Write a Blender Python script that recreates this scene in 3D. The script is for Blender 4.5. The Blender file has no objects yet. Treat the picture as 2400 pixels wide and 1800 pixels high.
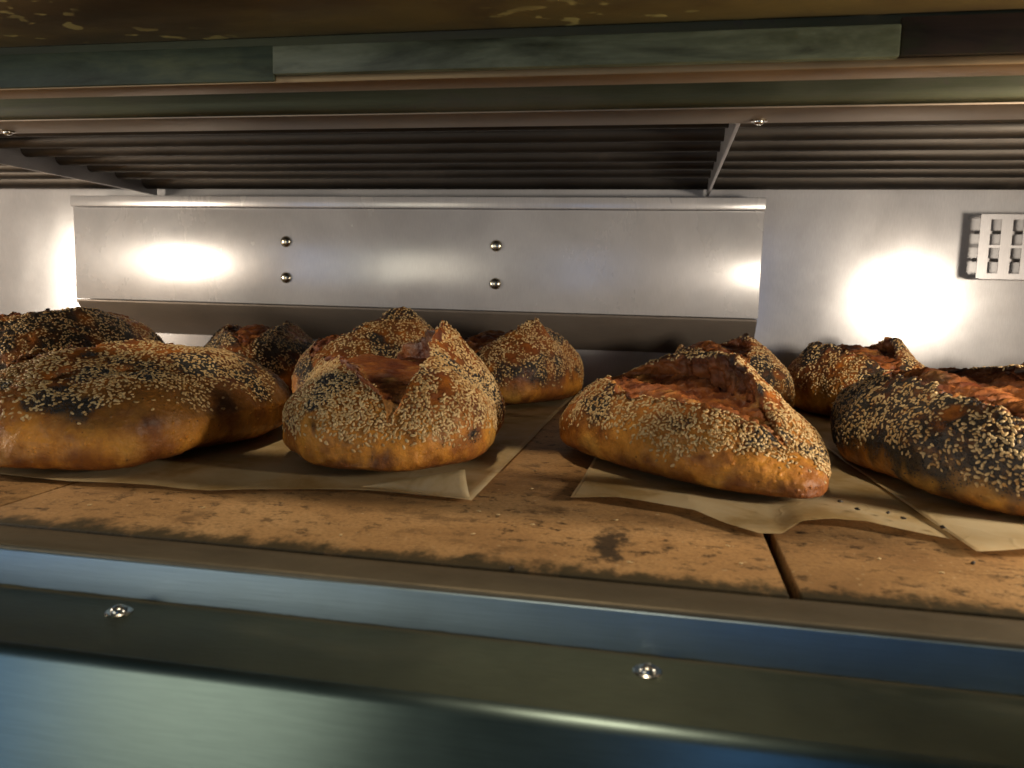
import bpy, bmesh, math
import numpy as np
from mathutils import Matrix, Vector

sc = bpy.context.scene
COL = sc.collection
R = math.radians

# ------------------------------------------------------------------ camera
cam_d = bpy.data.cameras.new('camera')
cam = bpy.data.objects.new('camera', cam_d)
COL.objects.link(cam)
cam_d.sensor_width = 36.0
cam_d.lens = 27.635
cam_d.clip_start = 0.01
cam_d.clip_end = 50
cam_d.dof.use_dof = True
cam_d.dof.focus_distance = 0.60
cam_d.dof.aperture_fstop = 12.0
cam.matrix_world = Matrix(((0.98161, -0.04681, 0.18505, 0.0),
                           (0.18912, 0.10721, -0.97608, 0.0),
                           (0.02585, 0.99313, 0.11409, 0.12),
                           (0, 0, 0, 1)))
sc.camera = cam

# ------------------------------------------------------------------ world, lamps, exposure
w = bpy.data.worlds.new('World')
sc.world = w
w.use_nodes = True
w.node_tree.nodes['Background'].inputs[0].default_value = (0.36, 0.60, 0.64, 1)
w.node_tree.nodes['Background'].inputs[1].default_value = 0.05


def area(name, loc, target, power, color, sx, sy=None, shape='RECTANGLE', spread=180):
    d = bpy.data.lights.new(name, 'AREA')
    d.energy = power
    d.color = color
    d.shape = shape
    d.size = sx
    if sy:
        d.size_y = sy
    d.spread = R(spread)
    o = bpy.data.objects.new(name, d)
    o.location = loc
    o.rotation_euler = (Vector(target) - Vector(loc)).to_track_quat('-Z', 'Y').to_euler()
    COL.objects.link(o)
    return o


WARM = (1.0, 0.87, 0.70)
# the two oven lamps set in the front corners of the chamber, left and right of the mouth
area('oven_lamp_right', (0.445, 0.37, 0.128), (0.10, 0.985, 0.06), 3.1, WARM, 0.085, shape='DISK')
area('oven_lamp_left', (-1.22, 0.38, 0.135), (-0.50, 0.985, 0.10), 5.4, WARM, 0.07, 0.17)
# the kitchen: lamp above the oven front, cool lamps and windows behind the camera
area('kitchen_ceiling_lamp', (-0.1, 0.20, 1.65), (0.0, 0.35, 0.0), 11.0, (1.0, 0.82, 0.58), 0.16, shape='DISK')
area('kitchen_front_lamp', (-0.85, -1.0, 0.05), (-0.1, 0.6, 0.05), 3.8, (1.0, 0.88, 0.66), 0.60, shape='DISK')
area('kitchen_window_blue', (-2.45, -2.0, -0.1), (-0.3, 0.3, 0.0), 7.5, (0.24, 0.50, 1.0), 0.9, 1.6)
area('kitchen_screen_blue', (0.28, -2.0, -0.1), (0.0, 0.3, 0.0), 2.0, (0.22, 0.46, 1.0), 0.22, 1.4)
area('kitchen_tube_light', (-1.42, -2.2, 0.1), (-0.1, 0.3, 0.0), 1.7, (0.50, 0.82, 0.88), 0.7, 1.8)

vs = sc.view_settings
vs.view_transform = 'Standard'
vs.look = 'None'
vs.gamma = 1
vs.exposure = 0
sc.render.engine = 'CYCLES'
cy = sc.cycles
cy.use_denoising = True
cy.use_adaptive_sampling = True
cy.adaptive_threshold = 0.03
cy.max_bounces = 6
cy.diffuse_bounces = 3
cy.glossy_bounces = 4
cy.transmission_bounces = 4
cy.sample_clamp_indirect = 3.0
cy.caustics_reflective = True
cy.blur_glossy = 0.6

# ------------------------------------------------------------------ helpers
RNG = np.random.default_rng(7)
_perm = np.random.default_rng(3).permutation(256)
_perm = np.concatenate([_perm, _perm, _perm])
_g = np.random.default_rng(5).normal(size=(256, 3))
_g /= np.linalg.norm(_g, axis=1)[:, None]


def noise(p, scale=1.0, seed=0.0):
    p = np.asarray(p, float) * scale + seed * 17.31
    i = np.floor(p).astype(int)
    f = p - i
    u = f * f * f * (f * (f * 6 - 15) + 10)
    i &= 255
    r = 0
    for dx in (0, 1):
        for dy in (0, 1):
            for dz in (0, 1):
                h = _perm[_perm[_perm[i[:, 0] + dx] + i[:, 1] + dy] + i[:, 2] + dz]
                g = _g[h]
                d = (g * (f - np.array([dx, dy, dz]))).sum(1)
                wt = (u[:, 0] if dx else 1 - u[:, 0]) * (u[:, 1] if dy else 1 - u[:, 1]) * (u[:, 2] if dz else 1 - u[:, 2])
                r = r + d * wt
    return r * 1.6


def fbm(p, scale, octv=3, seed=0.0):
    r = 0
    a = 1.0
    for k in range(octv):
        r = r + a * noise(p, scale * 2 ** k, seed + k)
        a *= 0.5
    return r


def sstep(a, b, x):
    t = np.clip((x - a) / (b - a), 0, 1)
    return t * t * (3 - 2 * t)


def mix(a, b, t):
    return a * (1 - t) + b * t


def raw_mesh(name, v, f, mat, smooth=True, col=None):
    """v (n,3), f list of lists or (m,k) int array"""
    me = bpy.data.meshes.new(name)
    v = np.asarray(v, np.float32)
    if isinstance(f, np.ndarray):
        k = f.shape[1]
        me.vertices.add(len(v))
        me.vertices.foreach_set('co', v.ravel())
        me.loops.add(f.size)
        me.loops.foreach_set('vertex_index', f.astype(np.int32).ravel())
        me.polygons.add(len(f))
        me.polygons.foreach_set('loop_start', np.arange(0, f.size, k, dtype=np.int32))
        me.polygons.foreach_set('loop_total', np.full(len(f), k, np.int32))
        me.update(calc_edges=True)
    else:
        me.from_pydata([tuple(map(float, q)) for q in v], [], f)
    if smooth:
        me.polygons.foreach_set('use_smooth', np.ones(len(me.polygons), bool))
    if col is not None:
        a = me.color_attributes.new('Col', 'FLOAT_COLOR', 'POINT')
        c = np.ones((len(v), 4), np.float32)
        c[:, :col.shape[1]] = col
        a.data.foreach_set('color', c.ravel())
    if mat:
        me.materials.append(mat)
    me.update()
    return me


def tag(o, label=None, cat=None, group=None, kind=None):
    for k, val in (('label', label), ('category', cat), ('group', group), ('kind', kind)):
        if val:
            o[k] = val
    return o


def empty(name, loc=(0, 0, 0), rz=0.0):
    o = bpy.data.objects.new(name, None)
    o.location = loc
    o.rotation_euler = (0, 0, rz)
    o.empty_display_size = 0.02
    COL.objects.link(o)
    return o


def link(name, me, parent=None, loc=(0, 0, 0)):
    o = bpy.data.objects.new(name, me)
    o.location = loc
    COL.objects.link(o)
    if parent:
        o.parent = parent
    return o


class MB:
    """collects bevelled boxes, prisms, lathes in world coordinates"""

    def __init__(self):
        self.bm = bmesh.new()

    def _bev(self, geom, bev, seg=2):
        if bev > 0:
            edges = list({e for f in geom for e in f.edges})
            bmesh.ops.bevel(self.bm, geom=edges, offset=bev, segments=seg, profile=0.5, affect='EDGES', clamp_overlap=True)

    def box(self, x0, x1, y0, y1, z0, z1, bev=0.0, seg=2):
        P = [(x0, y0, z0), (x1, y0, z0), (x1, y1, z0), (x0, y1, z0), (x0, y0, z1), (x1, y0, z1), (x1, y1, z1), (x0, y1, z1)]
        vs_ = [self.bm.verts.new(p) for p in P]
        fs = [self.bm.faces.new([vs_[i] for i in q]) for q in ((0, 3, 2, 1), (4, 5, 6, 7), (0, 1, 5, 4), (1, 2, 6, 5), (2, 3, 7, 6), (3, 0, 4, 7))]
        self._bev(fs, bev, seg)
        return self

    def prism_x(self, yz, x0, x1, bev=0.0, seg=2):
        """profile polygon in (y,z) extruded along x"""
        a = [self.bm.verts.new((x0, y, z)) for y, z in yz]
        b = [self.bm.verts.new((x1, y, z)) for y, z in yz]
        n = len(yz)
        fs = [self.bm.faces.new(a[::-1]), self.bm.faces.new(b)]
        for i in range(n):
            fs.append(self.bm.faces.new((a[i], a[(i + 1) % n], b[(i + 1) % n], b[i])))
        bmesh.ops.recalc_face_normals(self.bm, faces=fs)
        self._bev(fs, bev, seg)
        return self

    def lathe(self, prof, origin, axis='z', seg=20):
        """prof list of (r, h)"""
        rings = []
        for r, h in prof:
            ring = []
            for k in range(seg):
                a = 2 * math.pi * k / seg
                p = (r * math.cos(a), r * math.sin(a), h)
                if axis == 'x':
                    p = (p[2], p[0], p[1])
                elif axis == 'y':
                    p = (p[0], p[2], p[1])
                ring.append(self.bm.verts.new((p[0] + origin[0], p[1] + origin[1], p[2] + origin[2])))
            rings.append(ring)
        fs = []
        for i in range(len(rings) - 1):
            for k in range(seg):
                fs.append(self.bm.faces.new((rings[i][k], rings[i][(k + 1) % seg], rings[i + 1][(k + 1) % seg], rings[i + 1][k])))
        fs.append(self.bm.faces.new(rings[0][::-1]))
        fs.append(self.bm.faces.new(rings[-1]))
        bmesh.ops.recalc_face_normals(self.bm, faces=fs)
        return self

    def build(self, name, mat, parent=None, base=None, smooth_deg=35):
        me = bpy.data.meshes.new(name)
        off = Vector(base) if base is not None else (Vector(parent.location) if parent else Vector((0, 0, 0)))
        if parent and parent.parent:
            off = off + Vector(parent.parent.location)
        bmesh.ops.translate(self.bm, verts=self.bm.verts, vec=-off)
        for f in self.bm.faces:
            f.smooth = True
        for e in self.bm.edges:
            if len(e.link_faces) == 2 and e.calc_face_angle(0) > R(smooth_deg):
                e.smooth = False
        self.bm.to_mesh(me)
        self.bm.free()
        me.materials.append(mat)
        o = link(name, me, parent)
        if not parent:
            o.location = off
        return o


# ------------------------------------------------------------------ materials
def new_mat(name):
    m = bpy.data.materials.new(name)
    m.use_nodes = True
    nt = m.node_tree
    return m, nt, nt.nodes, nt.links, nt.nodes['Principled BSDF']


def N(nt, t, **kw):
    n = nt.nodes.new(t)
    for k, val in kw.items():
        if k == 'ins':
            for i, q in val.items():
                n.inputs[i].default_value = q
        else:
            setattr(n, k, val)
    return n


def noise_node(nt, vec, scale, stretch=(1, 1, 1), detail=4, rough=0.55, dist=0.0):
    mp = N(nt, 'ShaderNodeMapping')
    mp.inputs['Scale'].default_value = stretch
    nt.links.new(vec, mp.inputs['Vector'])
    n = N(nt, 'ShaderNodeTexNoise', ins={'Scale': scale, 'Detail': detail, 'Roughness': rough, 'Distortion': dist})
    nt.links.new(mp.outputs[0], n.inputs['Vector'])
    return n.outputs['Fac']


def ramp(nt, fac, stops):
    r = N(nt, 'ShaderNodeValToRGB')
    els = r.color_ramp.elements
    while len(els) < len(stops):
        els.new(0.5)
    for e, (p, c) in zip(els, stops):
        e.position = p
        e.color = (*c, 1) if len(c) == 3 else c
    nt.links.new(fac, r.inputs[0])
    return r.outputs[0]


def g3(x):
    return (x, x, x)


def mixc(nt, fac, a, b, mode='MIX'):
    m = N(nt, 'ShaderNodeMix', data_type='RGBA', blend_type=mode)
    for sock, val in ((m.inputs[0], fac), (m.inputs[6], a), (m.inputs[7], b)):
        if hasattr(val, 'links') or isinstance(val, bpy.types.NodeSocket):
            nt.links.new(val, sock)
        elif isinstance(val, (int, float)):
            sock.default_value = val
        else:
            sock.default_value = (*val, 1)
    return m.outputs[2]


def math_n(nt, op, a, b=None):
    m = N(nt, 'ShaderNodeMath', operation=op)
    for i, val in enumerate((a, b)):
        if val is None:
            continue
        if isinstance(val, (int, float)):
            m.inputs[i].default_value = val
        else:
            nt.links.new(val, m.inputs[i])
    return m.outputs[0]


def maprange(nt, v, a, b, c=0.0, d=1.0, smooth=True):
    m = N(nt, 'ShaderNodeMapRange', interpolation_type='SMOOTHSTEP' if smooth else 'LINEAR')
    nt.links.new(v, m.inputs[0])
    for i, q in enumerate((a, b, c, d)):
        m.inputs[i + 1].default_value = q
    return m.outputs[0]


def pos_xyz(nt):
    g = N(nt, 'ShaderNodeNewGeometry')
    s = N(nt, 'ShaderNodeSeparateXYZ')
    nt.links.new(g.outputs['Position'], s.inputs[0])
    return g.outputs['Position'], s.outputs


def steel(name, color=(0.56, 0.55, 0.54), rough=0.38, brush=(1, 30, 30), bscale=60, bump=0.06, aniso=0.0,
          grime=(0.10, 0.07, 0.035), grime_amt=0.0, grime_lo=0.55, grime_hi=0.75, grime_scale=9, gstretch=(1, 1, 1),
          spots=0.0, metallic=1.0, line=None, tangent=(1, 0, 0)):
    m, nt, nd, ln, b = new_mat(name)
    P, xyz = pos_xyz(nt)
    br = noise_node(nt, P, bscale, brush, 5, 0.6)
    cl = noise_node(nt, P, 7, (1, 1, 1), 5, 0.6, 0.3)
    base = mixc(nt, maprange(nt, cl, 0.3, 0.7), tuple(c * 0.86 for c in color), tuple(min(1, c * 1.1) for c in color))
    base = mixc(nt, 0.25, base, ramp(nt, br, [(0.3, g3(0.35)), (0.7, g3(0.75))]), 'MULTIPLY') if False else mixc(nt, maprange(nt, br, 0.35, 0.65, 0.0, 0.22), base, tuple(c * 0.55 for c in color))
    met = metallic
    rgh = maprange(nt, cl, 0.25, 0.75, rough * 0.88, rough * 1.15)
    dirt = None
    if grime_amt > 0:
        gn = noise_node(nt, P, grime_scale, gstretch, 6, 0.65, 0.4)
        dirt = maprange(nt, gn, grime_lo, grime_hi, 0.0, grime_amt)
    if spots > 0:
        sn = noise_node(nt, P, 130, (1, 1, 1), 2, 0.5)
        s2 = noise_node(nt, P, 10, (1, 1, 1), 2, 0.5)
        sp = math_n(nt, 'MULTIPLY', maprange(nt, sn, 0.66, 0.70, 0, spots), maprange(nt, s2, 0.5, 0.6))
        dirt = sp if dirt is None else math_n(nt, 'MAXIMUM', dirt, sp)
    if line is not None:
        # a seam where grime collects: axis index, centre, half width
        ax, c0, hw = line
        wob = noise_node(nt, P, 45, (1, 0.2, 0.2), 4, 0.6)
        dd = math_n(nt, 'ABSOLUTE', math_n(nt, 'SUBTRACT', xyz[ax], c0))
        dd = math_n(nt, 'ADD', dd, math_n(nt, 'MULTIPLY', math_n(nt, 'SUBTRACT', wob, 0.5), hw * 1.1))
        lm = maprange(nt, dd, hw * 0.4, hw, 0.92, 0.0)
        dirt = lm if dirt is None else math_n(nt, 'MAXIMUM', dirt, lm)
    if dirt is not None:
        gcol = mixc(nt, noise_node(nt, P, 30, (1, 1, 1), 3), tuple(c * 0.5 for c in grime), tuple(c * 1.6 for c in grime))
        base = mixc(nt, dirt, base, gcol)
        ln.new(maprange(nt, dirt, 0, 1, metallic, 0.0, False), b.inputs['Metallic'])
        rg = N(nt, 'ShaderNodeMix')
        ln.new(dirt, rg.inputs[0])
        ln.new(rgh, rg.inputs[2])
        rg.inputs[3].default_value = 0.6
        ln.new(rg.outputs[0], b.inputs['Roughness'])
    else:
        b.inputs['Metallic'].default_value = met
        ln.new(rgh, b.inputs['Roughness'])
    ln.new(base, b.inputs['Base Color'])
    if aniso > 0:
        b.inputs['Anisotropic'].default_value = aniso
        t = N(nt, 'ShaderNodeCombineXYZ', ins={0: tangent[0], 1: tangent[1], 2: tangent[2]})
        ln.new(t.outputs[0], b.inputs['Tangent'])
    bp = N(nt, 'ShaderNodeBump', ins={'Strength': bump, 'Distance': 0.0006})
    ln.new(br, bp.inputs['Height'])
    ln.new(bp.outputs[0], b.inputs['Normal'])
    return m


M = {}
M['wall'] = steel('steel_wall', (0.46, 0.45, 0.46), 0.19, (30, 1, 2), 55, 0.05, metallic=0.27, grime=(0.24, 0.20, 0.16), grime_amt=0.22, grime_lo=0.42, grime_hi=0.80, grime_scale=4, gstretch=(1, 1, 0.4))
M['baffle'] = steel('steel_baffle', (0.46, 0.45, 0.46), 0.235, (30, 1, 1.5), 55, 0.05, metallic=0.24, grime=(0.24, 0.20, 0.16), grime_amt=0.30, grime_lo=0.40, grime_hi=0.80, grime_scale=5, gstretch=(1, 1, 0.4))
M['flange'] = steel('steel_flange', (0.20, 0.165, 0.135), 0.45, (1, 30, 30), 60, 0.05, grime=(0.14, 0.10, 0.07), grime_amt=0.4, grime_scale=8, metallic=0.5)
M['rod'] = steel('element_steel', (0.070, 0.062, 0.054), 0.55, (1, 30, 30), 60, 0.05, grime=(0.08, 0.06, 0.045), grime_amt=0.5, grime_scale=6)
M['rib'] = steel('rib_steel', (0.55, 0.53, 0.53), 0.42, (30, 1, 30), 60, 0.04)
M['ceiling'] = steel('ceiling_steel', (0.26, 0.24, 0.225), 0.5, (1, 30, 30), 60, 0.04, grime=(0.12, 0.09, 0.07), grime_amt=0.5)
M['lintel'] = steel('lintel_steel', (0.27, 0.215, 0.16), 0.5, (1, 30, 30), 60, 0.04, grime=(0.14, 0.095, 0.06), grime_amt=0.45, grime_scale=7)
M['lintel_face'] = steel('lintel_face_steel', (0.085, 0.088, 0.055), 0.55, (1, 30, 30), 60, 0.04, grime=(0.035, 0.028, 0.015), grime_amt=0.85, grime_lo=0.45, grime_hi=0.7, grime_scale=6, gstretch=(1, 5, 5), spots=0.9)
M['door_edge'] = steel('door_edge_steel', (0.29, 0.20, 0.11), 0.52, (1, 30, 30), 60, 0.05, grime=(0.12, 0.06, 0.025), grime_amt=0.6, grime_scale=10, gstretch=(1, 4, 4))
M['sill'] = steel('sill_steel', (0.22, 0.185, 0.13), 0.6, (1, 4, 4), 240, 0.25, grime=(0.07, 0.05, 0.025), grime_amt=0.75, grime_lo=0.42, grime_hi=0.7, grime_scale=14, gstretch=(0.6, 2, 2), line=(1, 0.3255, 0.004))
M['step'] = steel('step_steel', (0.34, 0.44, 0.51), 0.48, (0.6, 30, 30), 70, 0.12, aniso=0.45, tangent=(0, 0, 1), grime=(0.09, 0.08, 0.03), line=(2, -0.0208, 0.0016))  # blue reflected from the room is put into the base colour
M['ledge'] = steel('ledge_steel', (0.120, 0.135, 0.098), 0.50, (0.8, 6, 6), 130, 0.30, aniso=0.5, tangent=(0, 1, 0), grime=(0.065, 0.055, 0.03), grime_amt=0.6, grime_lo=0.5, grime_hi=0.8, grime_scale=9, gstretch=(1, 2, 2), line=(1, 0.3005, 0.0022))
M['front'] = steel('front_panel_steel', (0.135, 0.180, 0.170), 0.34, (0.30, 5, 5), 170, 0.05, aniso=0.8, tangent=(0, 0, 1))
M['screw'] = steel('screw_steel', (0.62, 0.60, 0.55), 0.22, (1, 1, 1), 90, 0.1, grime=(0.05, 0.04, 0.02), grime_amt=0.5, grime_scale=120)
M['rivet'] = steel('rivet_steel', (0.52, 0.48, 0.38), 0.24, (1, 1, 1), 90, 0.05)
M['vent'] = steel('vent_steel', (0.30, 0.29, 0.295), 0.38, (30, 1, 2), 55, 0.05, metallic=0.6)


def door_glass(name, c0, c1, c2, rough=0.32, spec=0.6):
    m, nt, nd, ln, b = new_mat(name)
    P, xyz = pos_xyz(nt)
    n1 = noise_node(nt, P, 9, (1, 6, 6), 6, 0.65, 0.4)
    n2 = noise_node(nt, P, 30, (1, 3, 3), 5, 0.6)
    c = ramp(nt, n1, [(0.3, c0), (0.5, c1), (0.7, c2)])
    c = mixc(nt, maprange(nt, n2, 0.5, 0.75, 0, 0.6), c, (0.03, 0.035, 0.012))
    ln.new(c, b.inputs['Base Color'])
    b.inputs['Roughness'].default_value = rough
    b.inputs['Specular IOR Level'].default_value = spec
    bp = N(nt, 'ShaderNodeBump', ins={'Strength': 0.2, 'Distance': 0.0008})
    ln.new(n2, bp.inputs['Height'])
    ln.new(bp.outputs[0], b.inputs['Normal'])
    return m


def door_brown():
    m, nt, nd, ln, b = new_mat('stained_door_enamel')
    P, xyz = pos_xyz(nt)
    n1 = noise_node(nt, P, 6, (1, 2.5, 2.5), 5, 0.6, 0.3)
    n2 = noise_node(nt, P, 95, (0.7, 1.3, 1), 2, 0.4, 0.2)
    n3 = noise_node(nt, P, 7, (1, 2, 2), 2, 0.5)
    c = ramp(nt, n1, [(0.36, (0.034, 0.021, 0.009)), (0.5, (0.075, 0.047, 0.018)), (0.62, (0.125, 0.088, 0.028))])
    sp = math_n(nt, 'MULTIPLY', maprange(nt, n2, 0.61, 0.66), maprange(nt, n3, 0.48, 0.58))
    c = mixc(nt, math_n(nt, 'MULTIPLY', sp, 0.75), c, (0.42, 0.36, 0.13))
    ln.new(c, b.inputs['Base Color'])
    b.inputs['Roughness'].default_value = 0.38
    bp = N(nt, 'ShaderNodeBump', ins={'Strength': 0.3, 'Distance': 0.001})
    ln.new(n2, bp.inputs['Height'])
    ln.new(bp.outputs[0], b.inputs['Normal'])
    return m


def stone():
    m, nt, nd, ln, b = new_mat('baking_stone')
    P, xyz = pos_xyz(nt)
    big = noise_node(nt, P, 8, (1, 1.2, 1), 5, 0.6, 0.4)
    smear = noise_node(nt, P, 26, (0.85, 1.1, 1), 8, 0.72, 0.15)
    fine = noise_node(nt, P, 420, (1, 1, 1), 3, 0.6)
    c = ramp(nt, big, [(0.34, (0.28, 0.148, 0.058)), (0.5, (0.43, 0.240, 0.095)), (0.66, (0.53, 0.315, 0.138))])
    fleck = noise_node(nt, P, 105, (0.85, 1.1, 1), 6, 0.72, 0.1)
    zone = noise_node(nt, P, 13, (1, 1, 1), 3, 0.6)
    c = mixc(nt, maprange(nt, smear, 0.52, 0.66, 0, 0.72), c, (0.115, 0.060, 0.024))
    c = mixc(nt, math_n(nt, 'MULTIPLY', maprange(nt, fleck, 0.53, 0.63, 0, 0.9), maprange(nt, zone, 0.38, 0.56, 0.35, 1.0)), c, (0.040, 0.021, 0.010))
    c = mixc(nt, maprange(nt, fine, 0.42, 0.66, 0.0, 0.45), c, (0.22, 0.125, 0.052))
    c = mixc(nt, maprange(nt, noise_node(nt, P, 300, (1, 1, 1), 2, 0.5), 0.66, 0.72, 0.0, 0.5), c, (0.62, 0.46, 0.26))
    # burnt dark patch with a shape of its own, a few centimetres left of the open joint
    mp = N(nt, 'ShaderNodeMapping')
    mp.inputs['Location'].default_value = (0.021, -0.372, 0)
    ln.new(P, mp.inputs['Vector'])
    mp2 = N(nt, 'ShaderNodeMapping')
    mp2.inputs['Scale'].default_value = (110, 30, 1)
    ln.new(mp.outputs[0], mp2.inputs['Vector'])
    vl = N(nt, 'ShaderNodeVectorMath', operation='LENGTH')
    ln.new(mp2.outputs[0], vl.inputs[0])
    bl = math_n(nt, 'ADD', vl.outputs['Value'], math_n(nt, 'MULTIPLY', math_n(nt, 'SUBTRACT', noise_node(nt, P, 110, (1, 0.8, 1), 5, 0.7), 0.5), 3.4))
    c = mixc(nt, maprange(nt, bl, 0.35, 1.25, 0.9, 0.0), c, (0.022, 0.016, 0.011))
    # greenish-black grime on the front rim of the stones
    rim = math_n(nt, 'ADD', xyz[1], math_n(nt, 'MULTIPLY', math_n(nt, 'SUBTRACT', noise_node(nt, P, 45, (1, 0.6, 1), 7, 0.75), 0.5), 0.055))
    c = mixc(nt, maprange(nt, rim, 0.3300, 0.3440, 0.94, 0.0), c, (0.034, 0.028, 0.013))
    ln.new(c, b.inputs['Base Color'])
    b.inputs['Roughness'].default_value = 0.62
    b.inputs['Specular IOR Level'].default_value = 0.3
    bp = N(nt, 'ShaderNodeBump', ins={'Strength': 0.35, 'Distance': 0.0008})
    ln.new(math_n(nt, 'ADD', fine, smear), bp.inputs['Height'])
    ln.new(bp.outputs[0], b.inputs['Normal'])
    return m


def paper():
    m, nt, nd, ln, b = new_mat('parchment')
    P, xyz = pos_xyz(nt)
    n1 = noise_node(nt, P, 18, (1, 1, 1), 5, 0.6, 0.5)
    n2 = noise_node(nt, P, 260, (1, 1, 1), 3, 0.6)
    c = ramp(nt, n1, [(0.36, (0.60, 0.42, 0.18)), (0.5, (0.78, 0.61, 0.34)), (0.64, (0.84, 0.70, 0.44))])
    ln.new(c, b.inputs['Base Color'])
    b.inputs['Roughness'].default_value = 0.5
    b.inputs['Specular IOR Level'].default_value = 0.35
    vc_ = N(nt, 'ShaderNodeTexVoronoi', feature='DISTANCE_TO_EDGE', ins={'Scale': 34.0})
    wv_ = N(nt, 'ShaderNodeTexNoise', ins={'Scale': 20.0, 'Detail': 3.0})
    ln.new(P, wv_.inputs['Vector'])
    vm = N(nt, 'ShaderNodeVectorMath', operation='MULTIPLY_ADD')
    ln.new(wv_.outputs['Color'], vm.inputs[0])
    vm.inputs[1].default_value = (0.04, 0.04, 0.0)
    ln.new(P, vm.inputs[2])
    ln.new(vm.outputs[0], vc_.inputs['Vector'])
    crease = maprange(nt, vc_.outputs['Distance'], 0.0, 0.06, 1.0, 0.0)
    bp = N(nt, 'ShaderNodeBump', ins={'Strength': 0.35, 'Distance': 0.0007})
    ln.new(math_n(nt, 'ADD', math_n(nt, 'ADD', n1, math_n(nt, 'MULTIPLY', n2, 0.25)), math_n(nt, 'MULTIPLY', crease, 0.45)), bp.inputs['Height'])
    ln.new(bp.outputs[0], b.inputs['Normal'])
    tr = N(nt, 'ShaderNodeBsdfTranslucent')
    ln.new(c, tr.inputs['Color'])
    ln.new(bp.outputs[0], tr.inputs['Normal'])
    tp = N(nt, 'ShaderNodeBsdfTransparent')
    ms = N(nt, 'ShaderNodeMixShader', ins={0: 0.30})
    ln.new(b.outputs[0], ms.inputs[1])
    ln.new(tr.outputs[0], ms.inputs[2])
    m2 = N(nt, 'ShaderNodeMixShader', ins={0: 0.26})
    ln.new(ms.outputs[0], m2.inputs[1])
    ln.new(tp.outputs[0], m2.inputs[2])
    ln.new(m2.outputs[0], nd['Material Output'].inputs['Surface'])
    return m


def crust():
    m, nt, nd, ln, b = new_mat('bread_crust')
    tc = N(nt, 'ShaderNodeTexCoord')
    P = tc.outputs['Object']
    a = N(nt, 'ShaderNodeVertexColor', layer_name='Col')
    f1 = noise_node(nt, P, 160, (1, 1, 1), 5, 0.65, 0.3)
    f2 = noise_node(nt, P, 620, (1, 1, 1), 3, 0.6)
    c = mixc(nt, maprange(nt, f1, 0.35, 0.72, 0.0, 0.55), a.outputs[0], (0.55, 0.42, 0.36), 'MULTIPLY')
    c = mixc(nt, maprange(nt, f2, 0.45, 0.75, 0.0, 0.35), c, (1.5, 1.35, 1.1), 'MULTIPLY')
    vo = N(nt, 'ShaderNodeTexVoronoi', ins={'Scale': 230.0})
    ln.new(P, vo.inputs['Vector'])
    bub = maprange(nt, vo.outputs['Distance'], 0.0, 0.45, 1.0, 0.0)
    pick = N(nt, 'ShaderNodeSeparateColor')
    ln.new(vo.outputs['Color'], pick.inputs[0])
    blis = math_n(nt, 'MULTIPLY', maprange(nt, vo.outputs['Distance'], 0.12, 0.34, 1.0, 0.0), maprange(nt, pick.outputs[0], 0.62, 0.8))
    c = mixc(nt, math_n(nt, 'MULTIPLY', blis, 0.55), c, (1.45, 1.4, 1.3), 'MULTIPLY')
    speck = math_n(nt, 'MULTIPLY', maprange(nt, vo.outputs['Distance'], 0.06, 0.2, 1.0, 0.0), maprange(nt, pick.outputs[1], 0.84, 0.88))
    c = mixc(nt, math_n(nt, 'MULTIPLY', speck, 0.8), c, (0.06, 0.025, 0.01))
    ln.new(c, b.inputs['Base Color'])
    b.inputs['Coat Weight'].default_value = 0.04
    b.inputs['Coat Roughness'].default_value = 0.28
    ln.new(maprange(nt, f1, 0.3, 0.7, 0.40, 0.68), b.inputs['Roughness'])
    b.inputs['Specular IOR Level'].default_value = 0.36
    hgt = math_n(nt, 'ADD', math_n(nt, 'ADD', f1, math_n(nt, 'MULTIPLY', f2, 0.35)), math_n(nt, 'ADD', math_n(nt, 'MULTIPLY', bub, 0.15), math_n(nt, 'MULTIPLY', blis, 0.4)))
    bp = N(nt, 'ShaderNodeBump', ins={'Strength': 0.75, 'Distance': 0.0015})
    ln.new(hgt, bp.inputs['Height'])
    ln.new(bp.outputs[0], b.inputs['Normal'])
    return m


def seed_mat(name, rough, sss=0.0):
    m, nt, nd, ln, b = new_mat(name)
    a = N(nt, 'ShaderNodeVertexColor', layer_name='Col')
    ln.new(a.outputs[0], b.inputs['Base Color'])
    b.inputs['Roughness'].default_value = rough
    return m


def plain(name, c, rough=0.6):
    m, nt, nd, ln, b = new_mat(name)
    tc = N(nt, 'ShaderNodeTexCoord')
    n = noise_node(nt, tc.outputs['Object'], 500, (1, 1, 1), 3)
    ln.new(mixc(nt, n, tuple(q * 0.6 for q in c), tuple(q * 1.4 for q in c)), b.inputs['Base Color'])
    b.inputs['Roughness'].default_value = rough
    return m


M['glass'] = door_glass('grimy_door_glass', (0.018, 0.020, 0.009), (0.095, 0.105, 0.062), (0.19, 0.20, 0.130), 0.5, 0.28)
M['seal'] = door_glass('greasy_green_seal', (0.020, 0.022, 0.010), (0.060, 0.075, 0.045), (0.12, 0.13, 0.065), 0.5, 0.3)
M['soot'] = door_glass('sooty_brown_seal', (0.014, 0.010, 0.008), (0.040, 0.025, 0.017), (0.080, 0.048, 0.028), 0.6, 0.12)
M['brown'] = door_brown()
M['stone'] = stone()
M['paper'] = paper()
M['crust'] = crust()
M['sesame'] = seed_mat('sesame', 0.42)
M['poppy'] = seed_mat('poppy', 0.5)
M['crumb'] = plain('burnt_crumb', (0.03, 0.02, 0.012))
M['under'] = plain('dark_joint', (0.02, 0.016, 0.012), 0.9)

# ------------------------------------------------------------------ the oven
XL, XR = -1.50, 0.80
WY = 0.985

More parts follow.
